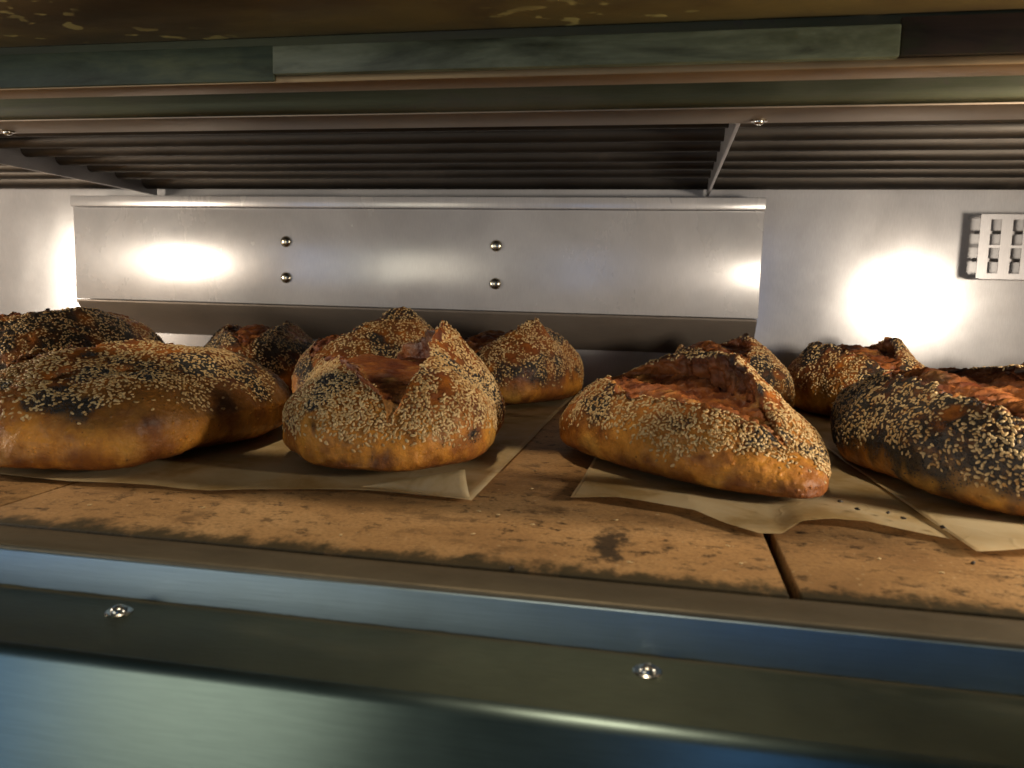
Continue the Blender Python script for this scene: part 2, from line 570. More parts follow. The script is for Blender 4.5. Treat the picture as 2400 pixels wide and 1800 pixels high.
o = MB().box(XL, XR, WY, WY + 0.01, -0.02, 0.30).build('back_wall', M['wall'])
tag(o, 'brushed steel back wall of the oven chamber', None, None, 'structure')
o = MB().box(XL - 0.01, XL, 0.33, WY, -0.02, 0.30).build('side_wall', M['wall'])
tag(o, 'steel left side wall of the oven chamber', None, None, 'structure')
o = MB().box(XR, XR + 0.01, 0.33, WY, -0.02, 0.30).build('side_wall', M['wall'])
tag(o, 'steel right side wall of the oven chamber', None, None, 'structure')
o = MB().box(XL, XR, 0.53, WY, 0.288, 0.298).build('ceiling', M['ceiling'])
tag(o, 'steel roof of the oven chamber above the heating rods', None, None, 'structure')

# floor of baking stones
fl = MB().box(XL, XR, 0.328, WY, -0.035, -0.014).build('oven_floor', M['under'])
tag(fl, 'baking stone floor of the oven', None, None, 'structure')
joints = [XL, -0.7475, -0.3445, 0.0588, 0.462, XR]
for i in range(len(joints) - 1):
    gl = 0.0008 if i != 3 else 0.0026
    gr = 0.0008 if i != 2 else 0.0026
    MB().box(joints[i] + gl, joints[i + 1] - gr, 0.3275, WY - 0.002, -0.013, 0.0, 0.0012, 2).build('stone_tile', M['stone'], fl)

# the fixed parts of the oven hang on one thing
oven = empty('deck_oven', (0, 0, 0))
tag(oven, 'stainless steel bakery deck oven with open mouth around all the loaves', 'oven')


def part(o, label=None):
    """hang a built piece (world coordinates) on the oven as a part"""
    o.parent = oven
    for k in ('category', 'group'):
        if k in o:
            del o[k]
    if label:
        o['label'] = label
    return o


# sill, step, ledge and front panel
o = MB().box(XL, XR, 0.302, 0.3268, -0.0195, -0.0008, 0.0018, 3).build('sill', M['sill'])
part(o, 'grimy brown steel sill strip in front of the baking stones')
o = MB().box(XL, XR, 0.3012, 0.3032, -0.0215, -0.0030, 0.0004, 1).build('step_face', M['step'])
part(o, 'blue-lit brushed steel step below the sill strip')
led = empty('front_ledge', (-0.1, 0.275, -0.0205))
part(led, 'dull greenish steel ledge with screws along the oven front')
MB().box(XL, XR, 0.2505, 0.3010, -0.0300, -0.0203).build('ledge_plate', M['ledge'], led)
MB().prism_x([(0.2455, -0.30), (0.2455, -0.0235), (0.2470, -0.0208), (0.2497, -0.0198), (0.2520, -0.0200), (0.2520, -0.30)], XL, XR).build('front_panel', M['front'], oven, smooth_deg=60)['label'] = 'brushed steel front panel with rounded top edge below the ledge'


def screw(name, x, y, z, up, parent):
    s = 1 if up else -1
    a = MB().lathe([(0.0054, 0.0), (0.0056, s * 0.0006), (0.0050, s * 0.0010), (0.0040, s * 0.0009)], (x, y, z), 'z', 24)
    a.lathe([(0.0034, s * 0.0004), (0.0034, s * 0.0015), (0.0028, s * 0.0024), (0.0017, s * 0.0029), (0.0014, s * 0.0029), (0.0012, s * 0.0016)], (x, y, z), 'z', 20)
    return a.build(name, M['screw'], parent)


for x in (-0.4461, -0.2235, 0.0003, 0.2239):
    screw('screw', x, 0.2870, -0.0203, True, led)

# lintel over the mouth
lt = empty('lintel', (-0.1, 0.53, 0.24))
part(lt, 'brownish steel lintel bar over the oven mouth with screws underneath')
MB().box(XL, XR, 0.5345, 0.5780, 0.2405, 0.2560, 0.0010).build('underside_plate', M['lintel'], lt)
MB().prism_x([(0.5340, 0.2420), (0.5320, 0.2412), (0.5290, 0.2440), (0.5275, 0.2500), (0.5275, 0.2900), (0.5340, 0.2900)], XL, XR).build('front_face', M['lintel_face'], lt, smooth_deg=70)
MB().box(XL, XR, 0.5345, 0.578, 0.2565, 0.300).build('core', M['lintel'], lt)
for x in (-0.530, 0.057):
    screw('screw', x, 0.568, 0.2404, False, lt)

# raised door seen from below
dr = empty('oven_door', (-0.1, 0.44, 0.238))
part(dr, 'raised oven door with grimy green glass strip and stained brown inside')
MB().box(XL, XR, 0.4430, 0.4650, 0.2390, 0.2440, 0.0012, 2).build('bottom_edge', M['door_edge'], dr)
MB().box(XL, XR, 0.4445, 0.4640, 0.2442, 0.2700).build('door_core', M['lintel_face'], dr)
MB().box(XL, -0.2300, 0.4412, 0.4443, 0.2400, 0.2600, 0.0006).build('seal_strip', M['seal'], dr)
MB().box(0.1105, XR, 0.4412, 0.4443, 0.2440, 0.2630, 0.0006).build('seal_strip', M['soot'], dr)
MB().box(-0.2295, 0.1100, 0.4385, 0.4443, 0.2430, 0.2590, 0.0010).build('glass_strip', M['glass'], dr)
MB().prism_x([(0.4440, 0.2650), (0.3720, 0.2690), (0.3720, 0.2780), (0.4440, 0.2760)], XL, XR, 0.0010).build('inner_panel', M['brown'], dr)

# jambs either side of the mouth, out of frame
o = MB().box(0.33, XR, 0.3285, 0.340, 0.0005, 0.239, 0.002).build('jamb', M['lintel'])
part(o, 'steel right jamb of the oven mouth')
o = MB().box(XL, -0.86, 0.3285, 0.340, 0.0005, 0.239, 0.002).build('jamb', M['lintel'])
part(o, 'steel left jamb of the oven mouth')

# heating rods and the two ribs that carry them
RODS = [(0.606, 0.262, 'frontmost, right behind the lintel'), (0.655, 0.262, 'second from the lintel'), (0.704, 0.261, 'third from the lintel'), (0.753, 0.261, 'fourth from the lintel'),
        (0.802, 0.260, 'fifth from the lintel'), (0.851, 0.260, 'third from the back wall'), (0.900, 0.259, 'second from the back wall'), (0.955, 0.2585, 'rearmost, next to the back wall')]
for i, (y, z, txt) in enumerate(RODS):
    rr = 0.0085 if i < 7 else 0.013
    o = MB().lathe([(rr * 0.7, XL + 0.01), (rr, XL + 0.013), (rr, XR - 0.013), (rr * 0.7, XR - 0.01)], (0, y, z), 'x', 24).build('heating_rod', M['rod'], None, (-0.1, y, z))
    part(o, 'dark steel heating rod under the oven roof, ' + txt)
for x, txt in ((0.0445, 'thin steel rib hanging under the roof on the right, near the lintel screw'), (-0.682, 'thin steel rib hanging under the roof on the far left')):
    rb = MB()
    top, bot = 0.2875, 0.2400
    rb.box(x - 0.0014, x + 0.0014, 0.5785, 0.976, bot, top, 0.0004, 1)   # the rods pass through it
    o = rb.build('ceiling_rib', M['rib'], None, (x, 0.78, 0.24))
    part(o, txt)

# baffle plate on the back wall
bf = empty('baffle_plate', (-0.34, 0.965, 0.05))
part(bf, 'long riveted steel baffle box on the oven back wall')
BX0, BX1 = -0.786, 0.107
MB().box(BX0, BX1, 0.9450, WY - 0.001, 0.0985, 0.2205, 0.0012, 2).build('panel', M['baffle'], bf)
MB().box(BX0 - 0.001, BX1 + 0.001, 0.9405, WY - 0.001, 0.2212, 0.2350, 0.0016, 2).build('top_lip', M['baffle'], bf)
MB().prism_x([(0.9435, 0.0978), (0.9435, 0.0950), (0.980, 0.053), (WY - 0.001, 0.053), (WY - 0.001, 0.0978)], BX0 + 0.001, BX1 - 0.001, 0.0008, 1).build('bottom_flange', M['flange'], bf)
for x, z in ((-0.4777, 0.1786), (-0.203, 0.1772), (-0.4779, 0.1328), (-0.2031, 0.1315)):
    rv = []
    for k in range(7):
        a = k / 6 * math.pi / 2
        rv.append((max(0.0072 * math.cos(a), 0.0004), -0.0042 * math.sin(a)))
    MB().lathe(rv, (x, 0.9449, z), 'y', 24).build('rivet', M['rivet'], bf)

# slotted vent cover at the right
vc = empty('vent_cover', (0.39, 0.965, 0.148))
part(vc, 'slotted steel vent cover standing off the back wall at the right edge')
vx0, vx1, vz0, vz1 = 0.3335, 0.470, 0.1500, 0.2190
sw, sh = 0.0105, 0.0275
cols = [vx0 + 0.0105 + 0.0218 * k for k in range(6)]
rows = [0.1555, 0.1860]
mb = MB()
yf0, yf1 = 0.9485, 0.9496
zs = [vz0, rows[0], rows[0] + sh, rows[1], rows[1] + sh, vz1]
for k in (0, 2, 4):
    mb.box(vx0, vx1, yf0, yf1, zs[k], zs[k + 1])
for r_ in rows:
    xs = [vx0] + [q for c in cols for q in (c, c + sw)] + [vx1]
    for k in range(0, len(xs), 2):
        if xs[k + 1] - xs[k] > 0.001:
            mb.box(xs[k], xs[k + 1], yf0, yf1, r_, r_ + sh)
mb.build('slotted_face', M['vent'], vc)
MB().box(vx0, vx1, 0.9498, WY - 0.001, vz1 - 0.0015, vz1).build('top_flange', M['vent'], vc)
MB().box(vx0 + 0.004, vx1, 0.9498, WY - 0.001, vz0 - 0.0006, vz0 + 0.0008).build('bottom_flange', M['vent'], vc)
MB().box(vx0 + 0.001, vx1 - 0.001, 0.966, 0.968, 0.1688, 0.1725).build('inner_bar', M['vent'], vc)
MB().box(vx0 + 0.001, vx1 - 0.001, 0.966, 0.968, 0.1990, 0.2025).build('inner_bar', M['vent'], vc)


# ------------------------------------------------------------------ parchment
def sheet(name, front, back, label, lift_seed, ny=60, sub=10, curl=0.005, flap=None):
    """front/back: polylines of (x, y) with the same number of points; the sheet is lofted between them"""
    F = np.array(front, float)
    B = np.array(back, float)

    def dens(Pn):
        t = np.linspace(0, 1, len(Pn))
        tt = np.linspace(0, 1, (len(Pn) - 1) * sub + 1)
        return np.stack([np.interp(tt, t, Pn[:, k]) for k in range(Pn.shape[1])], 1)
    F, B = dens(F), dens(B)
    if F.shape[1] == 2:
        F = np.c_[F, np.zeros(len(F))]
    if B.shape[1] == 2:
        B = np.c_[B, np.zeros(len(B))]
    for k in range(2):   # smooth the outline a little
        F[1:-1] = (F[:-2] + 2 * F[1:-1] + F[2:]) / 4
    tv = np.linspace(0, 1, ny) ** 1.6
    V = F[None] * (1 - tv)[:, None, None] + B[None] * tv[:, None, None]
    V[:, :, 2] = F[None, :, 2] * np.exp(-(tv / 0.10) ** 2)[:, None] + 0.0
    ny_, nx = V.shape[:2]
    P = V.reshape(-1, 3).copy()
    q = np.c_[P[:, :2], np.full(len(P), lift_seed)]
    wv = 0.5 + 0.5 * np.clip(noise(q * [1, 0.5, 1], 22, lift_seed), -1, 1)
    edge = np.exp(-(np.repeat(tv, nx) / 0.05) ** 2)
    P[:, 2] += 0.0012 + 0.0010 * wv + edge * curl * 0.6 * wv
    idx = np.arange(ny_ * nx).reshape(ny_, nx)
    f = np.stack([idx[:-1, :-1], idx[:-1, 1:], idx[1:, 1:], idx[1:, :-1]], -1).reshape(-1, 4)
    me = raw_mesh(name, P, f, M['paper'])
    o = link(name, me)
    md = o.modifiers.new('thickness', 'SOLIDIFY')
    md.thickness = 0.00005
    tag(o, label, 'parchment', 'parchment sheets on the oven floor')
    return o


pa = sheet('parchment_sheet',
           [(-0.80, 0.43), (-0.60, 0.42), (-0.45, 0.412), (-0.397, 0.407, ), (-0.346, 0.398), (-0.286, 0.407), (-0.253, 0.403), (-0.228, 0.415), (-0.190, 0.428), (-0.160, 0.432), (-0.103, 0.428)],
           [(-0.80, 0.94), (-0.72, 0.94), (-0.64, 0.94), (-0.56, 0.94), (-0.48, 0.94), (-0.40, 0.94), (-0.32, 0.94), (-0.26, 0.94), (-0.20, 0.94), (-0.15, 0.94), (-0.100, 0.94)],
           'beige parchment sheet under the left and middle loaves, its corner folded up', 1.0, curl=0.0022)
# the folded-up corner strip of that sheet
fa, fb, fc = Vector((-0.172, 0.4335, 0.0035)), Vector((-0.1035, 0.4275, 0.0030)), Vector((-0.1085, 0.4330, 0.0185))
nn = 14
vv, ff = [], []
for i in range(nn + 1):
    t = i / nn
    lo = fa.lerp(fb, t) + Vector((0, 0.0012 * math.sin(t * 6), 0))
    hi = fa.lerp(fc, t)
    for j in range(5):
        s_ = j / 4
        p = lo.lerp(hi, s_)
        p.y -= 0.0016 * math.sin(s_ * math.pi) * t
        vv.append(p)
for i in range(nn):
    for j in range(4):
        a = i * 5 + j
        ff.append((a, a + 5, a + 6, a + 1))
fo = link('folded_corner', raw_mesh('folded_corner', vv, ff, M['paper']), pa)
fo.modifiers.new('thickness', 'SOLIDIFY').thickness = 0.00005

sheet('parchment_sheet',
      [(-0.048, 0.444, .001), (-0.022, 0.449, .002), (0.007, 0.440, .002), (0.022, 0.436, .002), (0.036, 0.420, .001), (0.053, 0.404, .0), (0.064, 0.405, .0), (0.076, 0.423, .002), (0.094, 0.434, .003), (0.111, 0.436, .003), (0.137, 0.424, .001), (0.150, 0.420, .0)],
      [(-0.035, 0.95), (-0.02, 0.95), (0.0, 0.95), (0.015, 0.95), (0.03, 0.95), (0.05, 0.95), (0.07, 0.95), (0.09, 0.95), (0.10, 0.95), (0.115, 0.95), (0.13, 0.95), (0.15, 0.95)],
      'wavy beige parchment sheet under the torn right-hand front loaf', 2.0, curl=0.004)
sheet('parchment_sheet',
      [(0.151, 0.397, 0), (0.176, 0.404, .001), (0.21, 0.409, .004), (0.25, 0.405, .003), (0.30, 0.40, .001), (0.36, 0.405, .002), (0.42, 0.40, 0)],
      [(0.112, 0.94), (0.16, 0.94), (0.21, 0.94), (0.26, 0.94), (0.31, 0.94), (0.36, 0.94), (0.42, 0.94)],
      'pale parchment sheet under the big loaf at the right edge', 3.0, curl=0.003).location.z = 0.0022


# ------------------------------------------------------------------ loaves
GOLD = np.array([0.66, 0.280, 0.036])
AMBER = np.array([0.44, 0.140, 0.017])
RED = np.array([0.21, 0.056, 0.013])
DARK = np.array([0.045, 0.020, 0.010])
CHAR = np.array([0.014, 0.009, 0.007])
YELL = np.array([0.76, 0.44, 0.085])
POPPY = np.array([0.030, 0.028, 0.022])


def vnormals(P, idx):
    n = np.zeros_like(P)
    du = np.roll(P.reshape(*idx.shape, 3), -1, 1) - np.roll(P.reshape(*idx.shape, 3), 1, 1)
    Q = P.reshape(*idx.shape, 3)
    dv = np.empty_like(Q)
    dv[1:-1] = Q[2:] - Q[:-2]
    dv[0] = Q[1] - Q[0]
    dv[-1] = Q[-1] - Q[-2]
    n = np.cross(du, dv).reshape(-1, 3)
    n /= np.linalg.norm(n, axis=1)[:, None] + 1e-12
    return n


def make_loaf(seed, a=0.12, b=0.08, h=0.075, cut=(-0.75, 0.65), off=0.0, gap=0.55, ear=0.022, ear_pos=0.0, lip=0.005, depth=0.010,
              nose=0.36, pe=2.3, ph=1.7, hexp=0.75, nu=1.85, earlen=0.38, peak=-0.1, vexp=1.25, twist=0.0, skew=0.0, ns=240, rows=(80, 14, 54, 8, 64, 44), lean=0.25, ridge=0.006, slope=0.0, torn=1.7, lump=0.0042):
    """returns dict with verts, faces and per-vertex masks; +u end is the front end, +v the ear side"""
    s = np.sin(np.linspace(-1, 1, ns) * math.pi / 2 * 0.9985)
    S1 = np.c_[s, np.zeros(ns), np.full(ns, seed * 3.7)]
    scw = (1 - np.abs(s) ** pe) ** 0.5
    sp = np.where(s > peak, (s - peak) / (1 - peak), (peak - s) / (1 + peak))
    sch = np.clip(1 - sp ** ph, 0, 1) ** hexp
    W_ = b * scw * (1 + 0.05 * noise(S1, 2.2, 1) - skew * s)
    zc = nose * h * (0.55 + 0.45 * scw)
    H_ = zc + (h - zc) * sch * (1 + 0.06 * noise(S1, 2.5, 2) + slope * s)
    zb = zc * (1 - scw ** 0.30) * 0.9
    U = a * s
    mid, half = (cut[0] + cut[1]) / 2, (cut[1] - cut[0]) / 2
    q = np.clip(np.abs(s - mid) / half, 0, 1)
    win = np.clip(1 - q ** vexp, 0, 1) ** 0.9
    earw = win * np.exp(-(np.abs(s - ear_pos) / earlen) ** 1.6)
    g = np.maximum(gap * win * (1 + 0.16 * noise(S1, 5, 3)), 0.004)
    ac = math.pi / 2 + off + twist * s + 0.05 * noise(S1, 3, 4)
    jagr = (0.08 * noise(S1, 13, 5) + 0.05 * noise(S1, 36, 6)) * win
    jagl = (0.10 * noise(S1, 11, 7) + 0.07 * noise(S1, 32, 8)) * win
    ar = ac - g + jagr * 0.6
    al = ac + g + jagl
    al = np.maximum(al, ar + 0.006)

    def base(al_):
        """point and outward normal of the untorn loaf, al_ (ns, k)"""
        c, si = np.cos(al_), np.sin(al_)
        up = si >= 0
        nl = 3.6
        nn_ = np.where(up, nu, nl)
        cc = np.sign(c) * np.abs(c) ** (2 / nn_)
        ss = np.sign(si) * np.abs(si) ** (2 / nn_)
        v = W_[:, None] * cc
        z = zc[:, None] + np.where(up, (H_ - zc)[:, None] * ss, (zc - zb)[:, None] * ss)
        n2 = np.stack([c / np.maximum(W_[:, None], 1e-4), si / np.maximum((H_ - zc)[:, None], 1e-4)], -1)
        n2 /= np.linalg.norm(n2, axis=-1, keepdims=True)
        return v, z, n2[..., 0], n2[..., 1]

    n1, nw, nb, nl_, n3, n4 = rows
    parts_v, parts_z, kind, lipd = [], [], [], []
    # right skin (ear side)
    t = np.linspace(0, 1, n1) ** 0.85
    A = ar[:, None] * t[None]
    v, z, nv, nz = base(A)
    d = (ar[:, None] - A)
    jt = 1 + 0.16 * noise(S1, 16, 9) + 0.10 * noise(S1, 45, 10)
    L = (ear * earw * jt)[:, None] * np.exp(-(d / 0.42) ** 1.5)
    v = v + L * (0.30 * nv - lean)
    z = z + L * (0.55 * nz + 0.55)
    parts_v.append(v)
    parts_z.append(z)
    kind.append(np.zeros_like(v))
    lipd.append(d + (1 - win[:, None]) * 3)
    tipv, tipz = v[:, -1], z[:, -1]
    # inner wall below the ear
    v0, z0, nv0, nz0 = base(ar[:, None])
    rv = (v0 - 0.0 * nv0)[:, 0]
    rz = (z0)[:, 0] - depth * 0.7 * win
    rv = rv + 0.10 * b * win * 0.6
    t = np.linspace(0, 1, nw + 2)[1:-1]
    e = t ** 1.4
    v = tipv[:, None] * (1 - e) + rv[:, None] * e + (0.004 * earw)[:, None] * np.sin(t * math.pi)
    z = tipz[:, None] * (1 - t) + rz[:, None] * t
    parts_v.append(v)
    parts_z.append(z)
    kind.append(np.ones_like(v) * win[:, None])
    lipd.append(np.ones_like(v) * t * 0.8 + (1 - win[:, None]) * 3)
    # bloom
    t = np.linspace(0, 1, nb)
    A = ar[:, None] * (1 - t) + al[:, None] * t
    v, z, nv, nz = base(A)
    dep = depth * win[:, None] * (1.35 * (1 - t) ** 1.5 * 0.5 + 0.75 * np.sin(t * math.pi) ** 0.8) - ridge * win[:, None] * np.exp(-((t - 0.55) / 0.16) ** 2)
    v = v - dep * nv
    z = z - dep * nz
    e = (1 - t) ** 6
    v = v * (1 - e) + (rv[:, None]) * e
    z = z * (1 - e) + (rz[:, None]) * e
    parts_v.append(v)
    parts_z.append(z)
    kind.append(np.ones_like(v) * np.clip(win[:, None] * 6, 0, 1))
    lipd.append(np.minimum(0.9, 0.25 + np.minimum(t, 1 - t) * 2)[None] + (1 - win[:, None]) * 3 + 0 * v)
    lastv, lastz = v[:, -1], z[:, -1]
    # left skin
    t3 = np.linspace(0, 1, n3) ** 1.15
    A = al[:, None] * (1 - t3) + math.pi * t3
    v3, z3, nv3, nz3 = base(A)
    d3 = A - al[:, None]
    jt = 1 + 0.35 * noise(S1, 15, 11) + 0.25 * noise(S1, 42, 12)
    L = (lip * win * jt)[:, None] * np.exp(-(d3 / 0.22) ** 1.4)
    v3 = v3 + L * (0.5 * nv3 + 0.1)
    z3 = z3 + L * (0.6 * nz3 + 0.5)
    t = np.linspace(0, 1, nl_ + 2)[1:-1]
    v = lastv[:, None] * (1 - t) + v3[:, :1] * t
    z = lastz[:, None] * (1 - t) + z3[:, :1] * t
    parts_v += [v, v3]
    parts_z += [z, z3]
    kind += [np.ones_like(v) * np.clip(win[:, None] * 3, 0, 1), np.zeros_like(v3)]
    lipd += [0 * v + 0.1 + (1 - win[:, None]) * 3, d3 + (1 - win[:, None]) * 3]
    # underside
    t = np.linspace(0, 1, n4 + 2)[1:-1]
    A = (math.pi + math.pi * t)[None] + 0 * s[:, None]
    v, z, nv, nz = base(A)
    parts_v.append(v)
    parts_z.append(z)
    kind.append(np.zeros_like(v))
    lipd.append(np.ones_like(v) * 3)
    V = np.concatenate(parts_v, 1)
    Z = np.concatenate(parts_z, 1)
    K = np.concatenate(kind, 1).ravel()
    D = np.concatenate(lipd, 1).ravel()
    nc = V.shape[1]
    side = np.zeros(nc)
    side[:n1] = 1
    side[n1 + nw + nb + nl_:n1 + nw + nb + nl_ + n3] = -1
    side = np.tile(side, ns)
    # ends close up
    P = np.stack([np.repeat(U[:, None], nc, 1), V, Z], -1).reshape(-1, 3)
    idx = np.arange(ns * nc).reshape(ns, nc)
    nrm = -vnormals(P, idx)
    cen = np.array([0, 0, h * 0.4])
    flip = ((P - cen) * nrm).sum(1).mean() < 0
    if flip:
        nrm = -nrm
    # where the tear closes its rows collapse: borrow the normal of the skin beside it
    ng = nrm.reshape(ns, nc, 3)
    ca, cb = n1 - 4, n1 + nw + nb + nl_ + 3
    avg = ng[:, ca] + ng[:, cb]
    avg /= np.linalg.norm(avg, axis=1)[:, None] + 1e-9
    cw = sstep(0.02, 0.16, g)[:, None, None]
    ng[:, ca:cb] = ng[:, ca:cb] * cw + avg[:, None] * (1 - cw)
    nrm = ng.reshape(-1, 3)
    zf = sstep(0.0, 0.012, P[:, 2])
    sk = 1 - np.clip(K, 0, 1)
    disp = lump * noise(P, 17, seed) + 0.0018 * noise(P, 42, seed + 1) * (0.5 + 0.5 * zf)
    disp += sk * (0.0007 * noise(P, 120, seed + 2) + 0.0004 * noise(P, 260, seed + 3))
    # torn bloom: ridged fibres running across the tear
    st = np.array([1.6, 0.45, 1.1])
    r1 = 1 - np.abs(noise(P * st, 75, seed + 4)) * 2
    r2 = 1 - np.abs(noise(P * st, 190, seed + 5)) * 2
    disp += (1 - sk) * (torn * (0.0019 * r1 + 0.0016 * r2) - 0.0014 + 0.0026 * noise(P, 30, seed + 6))
    P2 = P + nrm * disp[:, None] * np.clip(0.25 + zf, 0, 1)[:, None]
    # ragged whiskers on the burnt lips
    lp = np.exp(-(D / 0.05) ** 2)
    P2[:, 2] += lp * (0.0038 * np.maximum(noise(P, 130, seed + 7), 0) + 0.0016 * noise(P, 380, seed + 8))
    P2[:, 2] = np.maximum(P2[:, 2], 0.0004 + 0.0003 * noise(P, 80, seed))
    f = np.stack([idx[:-1], np.roll(idx, -1, 1)[:-1], np.roll(idx, -1, 1)[1:], idx[1:]], -1).reshape(-1, 4)
    # end caps
    nrm2 = -vnormals(P2, idx)
    if flip:
        nrm2 = -nrm2
    return dict(P=P2, f=f, n=nrm2, K=K, D=D, side=side, r1=r1, r2=r2, idx=idx, h=h, a=a, b=b, flip=flip)


def colour_loaf(L, seed, zgold=(0.015, 0.05), red=0.5, dark=0.0, bare=None):
    P, K, D, h = L['P'], L['K'], L['D'], L['h']
    n1 = fbm(P, 22, 3, seed)
    n2 = fbm(P, 55, 3, seed + 2)
    n3 = noise(P, 140, seed + 5)
    zz = P[:, 2] + 0.012 * n1
    t = sstep(zgold[0], zgold[1], zz)[:, None]
    c = mix(GOLD, AMBER, t)
    c = mix(c, RED, (np.clip(red + 1.2 * n1 + 0.9 * n2 + 0.35 * n3 - 0.34, 0, 0.88) * (0.80 + 0.20 * sstep(0.01, 0.06, P[:, 2])))[:, None])
    c = mix(c, YELL, (np.clip(1.5 * fbm(P, 18, 2, seed + 9) - 0.15, 0, 0.75) * (1 - sstep(0.02, 0.045, zz)))[:, None])
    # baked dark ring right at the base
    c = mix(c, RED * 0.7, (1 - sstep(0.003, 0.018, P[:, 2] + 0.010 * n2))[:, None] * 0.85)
    c = mix(c, DARK, np.clip(1.3 * n2 - 0.62 + dark, 0, 0.8)[:, None])
    # bloom
    rr = 0.6 * L['r1'] + 0.4 * L['r2']
    bl = mix(np.array([0.15, 0.036, 0.011]), np.array([0.41, 0.140, 0.032]), np.clip(0.12 + 0.40 * rr + 0.7 * n2, 0, 1)[:, None])
    bl = mix(bl, np.array([0.66, 0.36, 0.10]), np.clip(1.1 * noise(P, 60, seed + 12) + 0.4 * rr - 0.45 - 12 * (P[:, 2] - 0.055), 0, 0.8)[:, None])
    bl = mix(bl, DARK, np.clip(0.20 + 1.6 * dark + 0.9 * n1 + 16 * (P[:, 2] - 0.068) + (0.35 - D) * 0.5, 0, 0.88)[:, None])
    c = mix(c, bl, np.clip(K * 1.5, 0, 1)[:, None])
    # burnt lips
    lip_ = np.exp(-(D / (np.where(K > 0.02, 0.26, 0.11) + 0.10 * n2)) ** 2) * sstep(0.030, 0.055, P[:, 2])
    c = mix(c, CHAR, np.clip(lip_ * 0.95, 0, 0.95)[:, None])
    return np.clip(c, 0.003, 1)


def seed_proto(seg, rings, ln_, wd, th):
    vs_, fs_ = [], []
    vs_.append((-ln_ / 2, 0, 0))
    for i in range(1, rings):
        t = i / rings
        x = -ln_ / 2 * math.cos(math.pi * t)
        r = math.sin(math.pi * t) ** 0.9 * (1 + 0.30 * math.cos(math.pi * (1 - t)))
        for k in range(seg):
            a = 2 * math.pi * k / seg
            vs_.append((x, r * wd / 2 * math.cos(a), r * th / 2 * math.sin(a)))
    vs_.append((ln_ / 2, 0, 0))
    last = len(vs_) - 1
    for k in range(seg):
        fs_.append((0, 1 + (k + 1) % seg, 1 + k))
        fs_.append((last, last - seg + k, last - seg + (k + 1) % seg))
    for i in range(rings - 2):
        for k in range(seg):
            a0, a1 = 1 + i * seg + k, 1 + i * seg + (k + 1) % seg
            b0, b1 = a0 + seg, a1 + seg
            fs_.append((a0, a1, b1))
            fs_.append((a0, b1, b0))
    return np.array(vs_), np.array(fs_)


def scatter(L, dens, n_try, rmin, rng):
    """rejection-sampled points on the loaf skin; dens per vertex 0..1"""
    f, P, n = L['f'], L['P'], L['n']
    q = P[f]
    ar_ = 0.5 * np.linalg.norm(np.cross(q[:, 2] - q[:, 0], q[:, 3] - q[:, 1]), axis=1)
    dn = dens[f].mean(1)
    pr = ar_ * dn
    pr /= pr.sum()
    pick = rng.choice(len(f), n_try, p=pr)
    a, b_ = rng.random(n_try), rng.random(n_try)
    w_ = np.stack([(1 - a) * (1 - b_), a * (1 - b_), a * b_, (1 - a) * b_], 1)
    pts = (q[pick] * w_[..., None]).sum(1)
    nn_ = (n[f[pick]] * w_[..., None]).sum(1)
    nn_ /= np.linalg.norm(nn_, axis=1)[:, None] + 1e-9
    grid = {}
    keep = []
    cell = rmin
    ks = np.floor(pts / cell).astype(int)
    r2 = rmin * rmin
    for i in range(n_try):
        k = tuple(ks[i])
        ok = True
        for dx in (-1, 0, 1):
            for dy in (-1, 0, 1):
                for dz in (-1, 0, 1):
                    for j in grid.get((k[0] + dx, k[1] + dy, k[2] + dz), ()):
                        dlt = pts[i] - pts[j]
                        if dlt[0] * dlt[0] + dlt[1] * dlt[1] + dlt[2] * dlt[2] < r2:
                            ok = False
                            break
                    if not ok:
                        break
                if not ok:
                    break
            if not ok:
                break
        if ok:
            grid.setdefault(k, []).append(i)
            keep.append(i)
    return pts[keep], nn_[keep]


def bake(pts, nn_, proto, rng, scale_var, tilt, cols, sink):
    pv, pf = proto
    m = len(pts)
    n_ = nn_ + tilt * rng.normal(size=(m, 3))
    n_ /= np.linalg.norm(n_, axis=1)[:, None]
    rnd = rng.normal(size=(m, 3))
    tx = rnd - (rnd * n_).sum(1)[:, None] * n_
    tx /= np.linalg.norm(tx, axis=1)[:, None]
    ty = np.cross(n_, tx)
    sca = 1 + scale_var * rng.normal(size=m)
    sca = np.clip(sca, 0.6, 1.4)
    V = pts[:, None] + nn_[:, None] * sink + (pv[None, :, 0:1] * tx[:, None] + pv[None, :, 1:2] * ty[:, None] + pv[None, :, 2:3] * n_[:, None]) * sca[:, None, None]
    F = pf[None] + (np.arange(m) * len(pv))[:, None, None]
    C = np.repeat(cols, len(pv), 0)
    return V.reshape(-1, 3), F.reshape(-1, 3), C


SES_HI = seed_proto(7, 5, 0.0029, 0.0017, 0.0008)
SES_LO = seed_proto(5, 3, 0.0029, 0.0017, 0.0008)
POP = seed_proto(4, 2, 0.0010, 0.0009, 0.0008)


